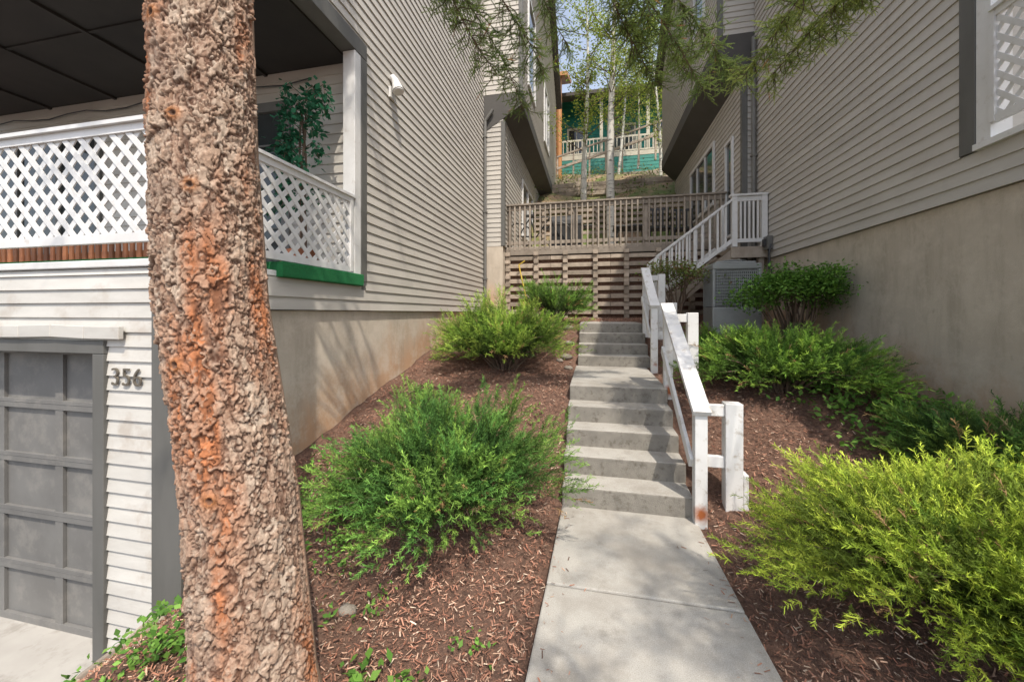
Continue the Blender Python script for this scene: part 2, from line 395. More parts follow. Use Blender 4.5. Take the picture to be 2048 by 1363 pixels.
siding(m,'y',X2,1,8.93,17.5,3.2,6.4,[(11.2,13.2,3.9,5.6),(15,16.2,3.4,5.6)])
siding(m,'x',8.89,-1,XL,X2-.02,3.2,6.3)
siding(m,'y',XB,1,8.93,17.5,6.85,14.2,[(9.7,10.9,7.5,9.9),(13,14.4,7.5,9.5)],topf=gabL)
siding(m,'x',8.89,-1,XL+.001,XB-.02,6.75,11.2)
m.obj('block_siding',['siding'],LH)
m=MB(); m.box(XL-1,X2-.003,8.893,17.45,3.2,12); m.box(XL-1,XB-.003,8.894,17.45,6.84,11.3)
m.box(XL-1,X2-.02,8.87,17.45,0,3.19,1)
m.obj('block_core',['siding','stucco'],LH)
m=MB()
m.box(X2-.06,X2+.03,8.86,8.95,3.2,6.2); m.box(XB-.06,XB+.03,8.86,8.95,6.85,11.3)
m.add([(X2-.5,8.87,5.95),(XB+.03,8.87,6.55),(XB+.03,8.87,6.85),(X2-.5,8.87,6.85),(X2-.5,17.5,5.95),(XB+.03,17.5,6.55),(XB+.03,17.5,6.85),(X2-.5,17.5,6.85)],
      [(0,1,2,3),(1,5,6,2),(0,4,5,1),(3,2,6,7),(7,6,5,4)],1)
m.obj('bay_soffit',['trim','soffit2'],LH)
m=MB(); window(m,'y',X2+.01,1,11.2,13.2,3.9,5.6,.08,2); window(m,'y',X2+.01,1,15,16.2,3.4,5.6,.08,1); window(m,'y',XB+.01,1,9.7,10.9,7.5,9.9,.08,1); window(m,'y',XB+.01,1,13,14.4,7.5,9.5,.08,2)
m.obj('block_windows',['white','glass'],LH)
def gable_roof(x0,x1,ya,yb,ze,zp,parent,name):
    m=MB(); ym=(ya+yb)/2
    for (s,e) in ((ya,ym),(yb,ym)):
        d=-.3 if s<e else .3
        vs=[(x0,s+d,ze-.22),(x1,s+d,ze-.22),(x1,e,zp),(x0,e,zp),(x0,s+d,ze-.02),(x1,s+d,ze-.02),(x1,e,zp+.2),(x0,e,zp+.2)]
        m.add(vs,[(0,1,2,3),(4,5,6,7),(0,1,5,4),(1,2,6,5),(3,0,4,7)])
    m.obj(name,['roof'],parent)
gable_roof(-9,XB+.25,8.9,17.5,11.3,11.3+.75*4.3,LH,'block_roof')
m=MB(); m.box(-9.3,XL+.3,1.6,8.85,11.5,11.8); m.obj('front_roof',['roof'],LH)
m=MB(); py=8.80
m.cyl((XL+.06,py,1.5),(XL+.06,py,6.2),.038,.038,12)
for z in (2.4,4.0,5.8): m.box(XL,XL+.11,py-.045,py+.045,z,z+.03)
m.cyl((XL+.06,py,6.2),(XL+.25,py,6.45),.038,.038,12); m.cyl((XL+.06,py,1.5),(XL+.12,py-.1,1.4),.038,.038,12)
m.obj('downpipe',['pipe'],LH,smooth=False)
cu=bpy.data.curves.new('house_number','FONT'); cu.body='356'; cu.size=.17; cu.extrude=.005; cu.space_character=1.12; cu.offset=-.0015
ho=bpy.data.objects.new('house_number',cu); COL.objects.link(ho); ho.rotation_euler=(math.pi/2,0,0); ho.location=(-3.165,YF-.026,1.115); cu.materials.append(M['bronze']); ho.parent=LH
# ================= RIGHT HOUSE =================
RH=empty('grey_townhouse')
XR=3.1
m=MB(); siding(m,'y',XR,-1,1.96,8.25,2.58,9,[(1.9,3.99,2.93,5.6)]); siding(m,'x',1.96,-1,XR,9,2.58,2.93); siding(m,'x',1.96,-1,XR,9,5.6,9); m.obj('side_siding',['siding'],RH)
m=MB(); m.box(XR+.022,3.4,1.98,8.25,-.5,2.575); m.box(3.4,9,1.98,2.2,-.5,2.575); m.obj('foundation',['stucco'],RH,bevel=.005)
m=MB(); m.box(XR+.003,9,4.0,8.24,2.58,9); m.box(XR+.003,9,1.965,4.0,5.65,9); m.box(XR+.003,9,1.965,4.0,2.58,2.92); m.obj('wall_core',['siding'],RH)
m=MB(); m.box(XR-.026,XR+.05,3.85,3.99,2.93,9); m.box(XR-.024,XR+.1,1.94,3.848,5.5,5.66); m.box(XR+.02,9,3.97,3.995,5.4,5.6); m.obj('trim_boards',['trim'],RH,bevel=.004)
m=MB(); m.box(XR-.045,XR+.14,1.93,3.848,2.925,2.975); m.box(XR-.02,XR+.12,3.73,3.846,2.977,5.5)
lattice(m,(XR,3.71,3.13),(0,-1,0),(-1,0,0),1.65,.80); m.box(XR-.05,XR+.06,2.0,3.72,3.97,4.0)
m.obj('balcony_lattice',['white'],RH)
X2R=2.9; XBR=2.47
def gabR(z):
    h=(z-10.1)/.72
    return (8.2+max(0,h),14.6-max(0,h))
m=MB()
siding(m,'y',X2R,-1,8.3,14.6,2.2,6.5,[(10.0,12.3,4.2,5.75),(8.75,9.2,3.2,5.3)])
siding(m,'x',8.28,-1,X2R+.02,3.3,2.2,6.5)
siding(m,'y',XBR,-1,8.3,14.6,7.1,13,[(9.2,10.1,8.2,9.9)],topf=gabR)
siding(m,'x',8.28,-1,XBR+.02,3.2,7.1,10.2)
m.obj('block_siding',['siding'],RH)
m=MB(); m.box(X2R+.003,6,8.285,14.55,0,12); m.box(XBR+.003,6,8.284,14.55,7.05,10.2); m.obj('block_core',['siding'],RH)
m=MB(); m.box(X2R-.03,X2R+.07,8.25,8.34,2.6,6.3); m.box(XBR-.03,XBR+.06,8.25,8.34,7.1,10.2)
m.add([(3.3,8.26,5.9),(XBR-.03,8.26,6.75),(XBR-.03,8.26,7.1),(3.3,8.26,7.1),(3.3,14.6,5.9),(XBR-.03,14.6,6.75),(XBR-.03,14.6,7.1),(3.3,14.6,7.1)],
      [(0,1,2,3),(1,5,6,2),(0,4,5,1),(3,2,6,7),(7,6,5,4)],1)
m.obj('bay_soffit',['trim','soffit2'],RH)
m=MB(); window(m,'y',X2R-.01,-1,10,12.3,4.2,5.75,.09,3); window(m,'y',XBR-.01,-1,9.2,10.1,8.2,9.9,.08,1); window(m,'y',X2R-.01,-1,8.75,9.2,3.2,5.3,.06,1); m.obj('block_windows',['white','glass'],RH)
gable_roof(XBR-.25,8,8.2,14.6,10.2,10.2+.72*3.2,RH,'block_roof')
m=MB(); m.box(XR-.3,9.3,1.6,8.2,9,9.3); m.obj('front_roof',['roof'],RH)
m=MB(); py=8.12
m.cyl((XR-.07,py,1.9),(XR-.07,py,6.9),.04,.04,12)
for z in (3.0,4.6,6.2): m.box(XR-.12,XR,py-.045,py+.045,z,z+.03)
m.obj('downpipe',['pipe'],RH)
m=MB(); m.box(XR-.1,XR-.02,7.45,7.62,2.72,2.95); m.box(XR-.14,XR-.1,7.5,7.58,2.78,2.9,1); m.cyl((XR-.05,7.53,2.72),(XR-.05,7.53,1.8),.018,.018,8,1); m.path([Vector((XR-.05,7.45,2.8)),Vector((XR-.12,7.35,2.6)),Vector((XR-.1,7.3,2.3)),Vector((XR-.06,7.3,1.8))],[.012]*4,6,1)
m.obj('electrical_box',['pipe','black'],RH)
# ================= handrails =================
def handrail(name,x,xo,y0,y1,z0,z1,b0,b1):
    e=empty(name)
    m=MB(); s=(z1-z0)/(y1-y0)
    m.box(x-.045,x+.045,y0-.045,y0+.045,b0,z0); m.box(x-.045,x+.045,y1-.045,y1+.045,b1,z1)
    m.box(xo-.07,xo+.055,y0+.06,y0+.16,b0-.15,z0+.04); m.box(xo+.057,xo+.095,y0+.065,y0+.155,b0-.15,z0-.5)
    m.box(xo-.055,xo+.055,y1+.06,y1+.16,b1-.1,z1-.02)
    m.obj('posts',['wrail'],e,bevel=.006)
    m=MB(); m.beam((x,y0-.07,z0+.028-.07*s),(x,y1+.07,z1+.028+.07*s),.13,.042); m.beam((x-.055,y0+.02,z0-.42),(x-.055,y1,z1-.42),.03,.09)
    m.beam((x+.03,y0+.10,z0-.02),(xo-.07,y0+.10,z0-.02),.04,.09); m.beam((x+.03,y0+.10,z0-.42),(xo-.07,y0+.10,z0-.42),.04,.09)
    m.beam((x+.03,y1+.10,z1-.08),(xo-.05,y1+.10,z1-.08),.04,.09); m.beam((x+.03,y1+.10,z1-.5),(xo-.05,y1+.10,z1-.5),.04,.09)
    m.obj('rails',['wrail'],e,bevel=.005)
handrail('white_handrail',.80,1.07,3.14,4.40,.86,1.62,-.06,.6)
handrail('white_handrail',.84,1.10,5.62,6.5,1.70,2.25,.75,1.2)
# ================= crib walls, deck =================
def crib(name,x0,x1,y,z0,rows,step,col=.76,back=.5):
    m=MB()
    for r in range(rows):
        z=z0+r*step; x=x0
        while x<x1:
            e=min(x+col*2,x1); m.box(x,e-.006,y+.02,y+.16,z,z+step*.52+random.uniform(-.005,.005)); x=e
    x=x0+.35; k=0
    while x<x1:
        for r in range(rows):
            z=z0+r*step+step*.52
            m.box(x-.055,x+.055,y-.055-random.random()*.02,y+.3,z+.003,z+step*.47)
            m.box(x-.052,x+.052,y-.03,y+.0185,z-step*.5,z)
        x+=col
    m.box(x0,x1,y+.10,y+.2,z0,z0+rows*step-.09,1)
    m.obj(name,['timber','ground'],bevel=.006)
crib('timber_retaining_wall',X2-.3,2.8,9.12,1.38,9,.187,.7)
crib('timber_retaining_wall',-2.0,2.85,13.0,3.1,12,.19,.9)
dk=empty('wooden_deck')
m=MB()
y=9.15
m.box(X2,X2R-.02,9.12,9.16,3.0,3.17)
while y<12.9: m.box(X2,X2R-.02,y,y+.135,3.172,3.205); y+=.142
m.obj('floor_boards',['wood'],dk,bevel=.003)
m=MB()
m.box(X2,X2R-.03,9.10,9.24,4.21,4.25); m.box(X2,X2R-.03,9.15,9.19,4.10,4.205); m.box(X2,X2R-.03,9.15,9.19,3.26,3.34)
x=X2+.08
while x<X2R-.1: m.box(x,x+.035,9.112,9.148,3.12,4.2); x+=.125
for x in np.linspace(X2+.02,X2R-.14,4): m.box(x,x+.09,9.192,9.28,3.2,4.2)
m.obj('railing',['wood'],dk,bevel=.003)
m=MB()
for cx,cy in ((1.6,9.9),(2.2,10.1)):
    for dx in (-.24,.24):
        for dy in (-.2,.2): m.cyl((cx+dx,cy+dy,3.2),(cx+dx,cy+dy,3.68 if dy<0 else 4.2),.02,.02,6)
    m.box(cx-.26,cx+.26,cy-.22,cy+.22,3.64,3.68)
    for i in range(6): m.box(cx-.22+i*.08,cx-.185+i*.08,cy+.19,cy+.21,3.67,4.18)
    m.box(cx-.26,cx+.26,cy+.18,cy+.22,4.17,4.22); m.box(cx-.27,cx-.23,cy-.2,cy+.2,3.9,3.93); m.box(cx+.23,cx+.27,cy-.2,cy+.2,3.9,3.93)
m.obj('patio_chairs',['black'])
m=MB()
for dx in (-.35,.35):
    for dy in (-.25,.25): m.cyl((1.0+dx,10.9+dy,3.2),(1.0+dx,10.9+dy,3.9),.02,.02,6)
m.box(.55,1.45,10.55,11.25,3.9,3.94); m.obj('patio_table',['black'],bevel=.01)
m=MB()
m.box(-1.05,-.25,9.7,10.2,3.25,3.85); 
m.cyl((-1.05,9.95,3.85),(-.25,9.95,3.85),.26,.26,16); m.box(-1.3,-1.06,9.75,10.1,3.78,3.82); m.box(-.24,.0,9.75,10.1,3.78,3.82)
m.obj('covered_grill',['black'],bevel=.02)
m=MB()
def ring(c,r,n=20,t=.018):
    p=[Vector(c)+Vector((math.cos(a)*r,0,math.sin(a)*r)) for a in np.linspace(0,2*math.pi,n)]
    m.path(p,[t]*n,6)
ring((-1.85,9.5,3.54),.33);ring((-.85,9.55,3.54),.33)
for k in range(8):
    a=k*math.pi/4
    for c in ((-1.85,9.5,3.54),(-.85,9.55,3.54)): m.cyl(c,(c[0]+.32*math.cos(a),c[1],c[2]+.32*math.sin(a)),.004,.004,4)
bb=(-1.4,9.52,3.5);hd=(-1.05,9.54,4.0);sd=(-1.55,9.51,4.0)
for a,b in ((bb,hd),(bb,sd),(sd,hd),((-1.85,9.5,3.54),bb),((-1.85,9.5,3.54),sd),(hd,(-.85,9.55,3.54)),(hd,(-1.08,9.54,4.15))): m.cyl(a,b,.016,.016,6)
m.box(-1.68,-1.45,9.46,9.56,4.02,4.07); m.cyl((-1.08,9.3,4.15),(-1.08,9.78,4.15),.014,.014,6)
m.obj('bicycle',['black'])
m=MB(); m.cyl((-1.55,8.98,1.9),(-1.75,9.03,2.75),.016,.016,8); m.box(-1.66,-1.44,8.9,9.0,1.72,1.92,0); m.cyl((-1.75,9.03,2.75),(-1.60,9.03,2.85),.015,.015,6); m.obj('yellow_broom',['yellow'])
# ================= door stairs =================
ws=empty('white_porch_stairs')
m=MB()
for i in range(7):
    x=1.2+i*.19; z=1.68+i*.16; m.box(x,x+.25,7.72,8.55,z-.04,z)
m.beam((1.15,7.7,1.5),(2.55,7.7,2.68),.04,.2); m.beam((1.15,8.57,1.5),(2.55,8.57,2.68),.04,.2)
m.box(2.48,3.08,7.68,8.24,2.72,2.8); m.box(2.48,3.08,7.64,7.679,2.6,2.8)
for x in (2.5,2.95): m.box(x,x+.09,7.69,7.78,1.2,2.719)
m.obj('treads',['wood'],ws,bevel=.004)
m=MB()
for yy in (7.66,8.6):
    m.beam((1.18,yy,2.66),(2.52,yy,3.68),.09,.04); m.beam((1.2,yy,1.9),(2.5,yy,2.92),.035,.07)
    m.box(1.14,1.23,yy-.045,yy+.045,1.5,2.64)
    for i in range(1,10):
        x=1.2+i*.132; z=1.9+(x-1.2)*.785; m.box(x-.018,x+.018,yy-.018,yy+.018,z,z+.76)
m.box(2.49,2.58,7.62,7.71,2.8,3.72); m.box(2.98,3.07,7.62,7.71,2.8,3.72)
m.box(2.46,3.08,7.61,7.72,3.721,3.76); m.box(2.58,2.98,7.645,7.685,2.88,2.95); m.box(2.58,2.98,7.645,7.685,3.63,3.719)
for i in range(5): m.box(2.63+i*.07,2.66+i*.07,7.65,7.68,2.95,3.63)
m.box(2.49,2.58,8.2,8.27,2.8,3.72)
m.obj('railings',['white'],ws,bevel=.004)
# AC unit
ac=empty('air_conditioner'); dz=.27
m=MB(); m.box(1.90,2.62,6.70,7.25,1.2,1.42+dz); 
m.box(1.93,2.59,6.73,7.23,1.43+dz,2.0+dz,1)
m.box(1.90,2.62,6.70,7.26,2.03+dz,2.12+dz)
m.box(1.96,2.56,6.75,7.20,2.122+dz,2.16+dz)
for (a,b) in ((1.90,6.70),(2.57,6.70),(1.90,7.21),(2.57,7.21)): m.box(a,a+.05,b,b+.05,1.42+dz,2.03+dz)
m.obj('casing',['metal','black'],ac,bevel=.014)
m=MB()
for i in range(21): m.box(1.962+i*.0295,1.974+i*.0295,6.705,6.715,1.43+dz,2.03+dz)
for j in range(12): m.box(1.955,2.568,6.717,6.724,1.46+j*.048+dz,1.475+j*.048+dz)
for i in range(15): m.box(1.903,1.922,6.765+i*.03,6.777+i*.03,1.43+dz,2.03+dz)
for r in (.08,.15,.22): 
    p=[Vector((2.26+math.cos(a)*r,6.97+math.sin(a)*r,2.18+dz)) for a in np.linspace(0,2*math.pi,24)]; m.path(p,[.006]*24,4)
m.obj('grille',['metal'],ac)
# ================= background =================
for i,(y,z) in enumerate(((15.6,0),(19.0,0),(21.2,0))):
    m=MB()
    for k in range(2+(i==0)): 
        for j in range(5):
            x=-4+j*2.0; zz=float(gz(x,y))-.1
            m.box(x,x+1.98,y+.0,y+.15,zz+k*.18,zz+k*.18+.17)
    m.obj('timber_terrace',['timber'],bevel=.01)
GH=empty('teal_house')
m=MB(); siding(m,'x',24.5,-1,-4,9,10.2,15.2,[(-1.6,-.4,11.4,13.3),(1.2,2.6,11.4,13.3),(3.6,4.6,11.4,13.3)],expo=.2,out=.03); m.box(-4,9,24.51,31,9.5,15.2); m.obj('walls',['teal'],GH)
m=MB(); window(m,'x',24.48,-1,-1.6,-.4,11.4,13.3,.12,2); window(m,'x',24.48,-1,1.2,2.6,11.4,13.3,.12,2); window(m,'x',24.48,-1,3.6,4.6,11.4,13.3,.12,1)
for x in (-2.2,.4,3.0,5.6): m.box(x,x+.18,22.8,23.0,10,14.3)
m.box(-2.5,6,22.75,22.78,11.7,11.8); m.box(-2.5,6,22.75,22.78,10.9,10.98)
x=-2.4
while x<6: m.box(x,x+.05,22.74,22.77,10.9,11.75); x+=.22
m.obj('porch_and_windows',['cream','glass'],GH)
m=MB(); m.box(-2.6,6.1,22.7,24.5,10.6,10.85); m.obj('porch_floor',['cream'],GH)
m=MB(); siding(m,'x',22.72,-1,-2.6,6.1,9.6,10.6,expo=.2); m.obj('porch_skirt',['teal'],GH)
m=MB()
m.add([(-4.5,22.3,14.2),(9.5,22.3,14.2),(9.5,27.5,16.2),(-4.5,27.5,16.2),(-4.5,22.3,14.4),(9.5,22.3,14.4),(9.5,27.5,16.4),(-4.5,27.5,16.4)],[(0,1,2,3),(4,5,6,7),(0,1,5,4),(1,2,6,5),(3,0,4,7)]); m.obj('roof',['roof'],GH)
m=MB(); 
for k in range(26): m.cyl((-6,20.5,8.5+k*.22),(-1.75,20.5,8.5+k*.22),.12,.12,10)
m.cyl((-1.75,20.4,8.3),(-1.75,20.4,14.3),.14,.14,10)
m.add([(-6.5,19.8,13.9),(-1.3,19.8,13.9),(-1.3,24,15.9),(-6.5,24,15.9),(-6.5,19.8,14.1),(-1.3,19.8,14.1),(-1.3,24,16.1),(-6.5,24,16.1)],[(0,1,2,3),(4,5,6,7),(0,1,5,4),(1,2,6,5),(3,0,4,7)])
m.obj('log_cabin',['log'])
m=MB(); m.beam((-1.8,19.4,8.9),(3.8,19.9,10.6),.08,.12); m.beam((-1.8,19.4,9.5),(3.8,19.9,11.2),.08,.08)
for i in range(8): 
    t=i/7; x=-1.8+5.6*t; z=8.9+1.7*t; m.box(x,x+.08,19.4+.5*t,19.5+.5*t,z-1.2,z+.6)
m.obj('hillside_handrail',['timber'])
# ================= vegetation =================
def tri_template_spray(n,seed,ang=35,wid=.02,ln=.32,flat=.45):
    r=np.random.default_rng(seed); T=[]
    for i in range(n):
        t=.05+.95*i/n; s=1 if i%2 else -1; a=math.radians(ang+r.normal(0,12))
        d=np.array([math.cos(a),s*math.sin(a),r.normal(.05,flat)]); d/=np.linalg.norm(d)
        L=ln*(1-.45*t)*(.7+.6*r.random()); p=np.array([t,0,.10*math.sin(t*3)])
        w=np.cross(d,r.normal(0,1,3)); w=w/np.linalg.norm(w)*wid
        T+=[p-w,p+w*.8,p+d*L]
        p2=p+d*L*.45; d2=nrm(d+r.normal(0,.5,3)); T+=[p2-w*.9,p2+w*.9,p2+d2*L*.6]
    T+=[(0,-.012,0),(1.08,0,.04),(0,.012,0)]
    return np.array(T)
SPR=[tri_template_spray(20,s) for s in range(5)]
def juniper(name,cx,cy,rx,ry,h,nbr,per,cin,cmid,ctip,seed,L0=.13,flat=.5,dz=0,tips=.5,cool=0):
    r=np.random.default_rng(seed); P=[];A=[];Ls=[];C=[]; wood=MB()
    cin,cmid,ctip=map(np.array,(cin,cmid,ctip)); z0=float(gz(cx,cy))+dz
    for b in range(nbr):
        az=r.random()*2*math.pi; e=math.radians(4+76*r.random()**1.1)
        lobes=.9+.1*math.sin(az*3+seed)+.1*math.sin(az*5+seed*2)
        k=(.58+.50*r.random())*lobes
        bx=cx+math.cos(az)*rx*.15*r.random(); by=cy+math.sin(az)*ry*.15*r.random()
        D=np.array([math.cos(az)*rx*math.cos(e),math.sin(az)*ry*math.cos(e),h*math.sin(e)])*k
        bow=.30*h*math.cos(e); nsp=int(per*(.7+.6*r.random())); shade=.6+.7*r.random()
        tint=np.array([1,1,1.]) if r.random()>cool else np.array([.6,.75,.85])
        tan=D/np.linalg.norm(D)
        for j in range(nsp):
            t=1-(r.random()**1.25)*.78
            p=np.array([bx,by,z0])+D*t; p[2]+=bow*math.sin(t*math.pi*.85)
            off=r.normal(0,1,3); off*=(.02+.08*t*r.random())/np.linalg.norm(off); p=p+off
            a=tan*1.1+off*7+np.array([0,0,.2])+r.normal(0,.28,3)
            P.append(p);A.append(a);Ls.append(L0*(.6+.7*r.random()))
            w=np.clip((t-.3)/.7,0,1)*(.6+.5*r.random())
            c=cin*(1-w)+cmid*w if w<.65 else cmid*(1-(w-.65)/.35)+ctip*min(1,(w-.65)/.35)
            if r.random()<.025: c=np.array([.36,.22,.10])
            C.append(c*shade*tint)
        if b%3==0:
            q=[Vector(np.array([bx,by,z0-.03])+D*t+np.array([0,0,bow*math.sin(t*math.pi*.85)])) for t in (0,.3,.6,.85)]
            wood.path(q,[.012,.009,.006,.003],5)
    P=np.array(P);A=np.array(A);Ls=np.array(Ls);C=np.array(C)
    g=gz(P[:,0],P[:,1])+.02; P[:,2]=np.maximum(P[:,2],g+r.random(len(P))*.05)
    idx=r.integers(0,5,len(P)); Vs=[];Cs=[]
    for k in range(5):
        s=idx==k; T=SPR[k]; Vs.append(instance(T,P[s],A[s],Ls[s]))
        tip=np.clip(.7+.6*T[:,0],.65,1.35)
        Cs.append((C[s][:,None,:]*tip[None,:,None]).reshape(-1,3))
    V=np.concatenate(Vs);C=np.concatenate(Cs)
    e=empty(name)
    npmesh('foliage',V,np.arange(len(V)).reshape(-1,3),['needle'],C,e)
    wood.obj('stems',['twig'],e)
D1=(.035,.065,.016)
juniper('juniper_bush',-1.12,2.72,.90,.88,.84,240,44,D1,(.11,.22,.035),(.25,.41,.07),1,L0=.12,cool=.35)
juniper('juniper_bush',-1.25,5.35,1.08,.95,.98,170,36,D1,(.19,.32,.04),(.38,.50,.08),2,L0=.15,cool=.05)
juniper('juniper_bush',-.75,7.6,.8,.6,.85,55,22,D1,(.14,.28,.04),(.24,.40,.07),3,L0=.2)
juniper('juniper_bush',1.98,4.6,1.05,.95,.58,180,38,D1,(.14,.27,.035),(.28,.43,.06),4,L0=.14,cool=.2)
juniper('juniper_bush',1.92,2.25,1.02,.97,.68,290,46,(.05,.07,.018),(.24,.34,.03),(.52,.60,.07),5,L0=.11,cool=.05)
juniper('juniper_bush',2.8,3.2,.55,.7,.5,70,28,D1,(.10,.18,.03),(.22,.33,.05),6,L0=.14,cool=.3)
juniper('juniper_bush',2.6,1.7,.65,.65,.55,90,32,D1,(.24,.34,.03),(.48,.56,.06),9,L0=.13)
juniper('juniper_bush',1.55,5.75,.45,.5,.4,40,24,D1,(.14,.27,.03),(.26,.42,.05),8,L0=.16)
LEAF=np.array([(0,0,0),(.45,-.3,.06),(1,0,0),(.45,.3,.06)])
def leaves(name,P,size,cols,parent=None,up=.3,seed=0):
    r=np.random.default_rng(seed); n=len(P); A=r.normal(0,1,(n,3)); A[:,2]=A[:,2]*.6-up
    L=size*(.6+.8*r.random(n)); V=instance(LEAF,P,A,L)
    cols=np.array(cols); c=cols[r.integers(0,len(cols),n)]*(.7+.6*r.random((n,1)))
    return npmesh(name,V,np.arange(n*4).reshape(-1,4),['leaf'],np.repeat(c,4,0),parent)
def shrub(name,cx,cy,z0,rx,ry,z1,nb,nl,size,cols,seed,lean=0,tight=1):
    r=np.random.default_rng(seed); e=empty(name); w=MB(); P=[]
    for b in range(nb):
        az=r.random()*6.28; k=.3+.7*r.random(); zf=math.sqrt(max(0,1-k*k*.75)); top=np.array([cx+math.cos(az)*rx*k,cy+math.sin(az)*ry*k,z0+(z1-z0)*(.35+.65*zf*(.75+.25*r.random()))])
        base=np.array([cx+r.normal(0,.05),cy+r.normal(0,.05),z0]); md=base*.55+top*.45+np.array([0,0,.0])+r.normal(0,.05,3)
        w.path([Vector(base),Vector(md),Vector(top)],[.018,.012,.004],6)
        for s in range(5):
            q=top+r.normal(0,1,3)*np.array([rx,ry,(z1-z0)*.3])*.25; w.cyl(md*.4+top*.6,q,.004,.002,4)
            P.append(q+r.normal(0,1,(nl//(nb*5),3))*np.array([.1,.1,.045]))
    w.obj('stems',['twig'],e); leaves('foliage',np.concatenate(P),size,cols,e,.1,seed)
shrub('leafy_shrub',2.6,5.7,1.1,.5,.5,2.14,32,12000,.045,[(.14,.29,.05),(.19,.36,.06),(.09,.19,.035)],11)
shrub('leafy_shrub',1.4,7.0,1.5,.45,.3,2.5,16,2600,.045,[(.17,.24,.05),(.22,.28,.08),(.24,.15,.08)],12)
def weeds(name,cx,cy,rx,ry,n,size,cols,seed,h=.1):
    r=np.random.default_rng(seed); nc=max(6,n//16); ccx=cx+r.normal(0,rx/2,nc); ccy=cy+r.normal(0,ry/2,nc); j=r.integers(0,nc,n)
    x=ccx[j]+r.normal(0,.035,n); y=ccy[j]+r.normal(0,.035,n)
    k=~((x>-.3)&(x<.85)&(y<7))&(x>-2.58)|((y<1.9)&(x>-3.3)&(x<-.3)); x=x[k];y=y[k]
    z=gz(x,y)+.02+r.random(len(x))*h
    leaves(name,np.stack([x,y,z],1),size,cols,None,-.4,seed)
GR=[(.15,.3,.05),(.2,.36,.07),(.1,.22,.04)]
weeds('creeping_weeds',-1.85,2.75,.5,.9,2800,.033,GR,21,.12)
weeds('creeping_weeds',-1.75,3.6,.3,.6,700,.033,GR,22)
weeds('creeping_weeds',-2.0,1.6,.6,.5,900,.038,GR,23)
weeds('creeping_weeds',-.95,1.5,.2,.15,90,.05,GR,24,.06)
weeds('creeping_weeds',-.6,3.6,.35,.8,200,.025,GR,25,.04)
weeds('creeping_vine',2.55,4.0,.55,.5,1300,.055,GR,26,.16)
weeds('creeping_vine',3.0,3.3,.25,.5,400,.055,GR,28,.25)
weeds('creeping_weeds',-1.1,1.9,.9,.6,130,.03,GR,27,.05)
def rock(x,y,r,seed):
    rr=np.random.default_rng(seed); m=MB(); n=9
    vs=[];fs=[]
    for i in range(6):
        ph=math.pi*i/5
        for k in range(n):
            a=2*math.pi*k/n; q=r*(.8+.35*rr.random()); vs.append((x+q*math.sin(ph)*math.cos(a)*1.2,y+q*math.sin(ph)*math.sin(a),float(gz(x,y))+.3*r+q*.6*math.cos(ph)))
    for i in range(5):
        for k in range(n): fs.append((i*n+k,i*n+(k+1)%n,(i+1)*n+(k+1)%n,(i+1)*n+k))
    m.add(vs,fs); m.obj('rock',['rock'],smooth=True)
for i,(x,y,r) in enumerate(((-1.35,1.9,.045),(-.35,5.7,.06),(-.4,6.0,.08),(-.38,6.4,.07),(-.5,5.9,.05),(-2.2,6.2,.06),(-.45,6.9,.09))): rock(x,y,r,i)
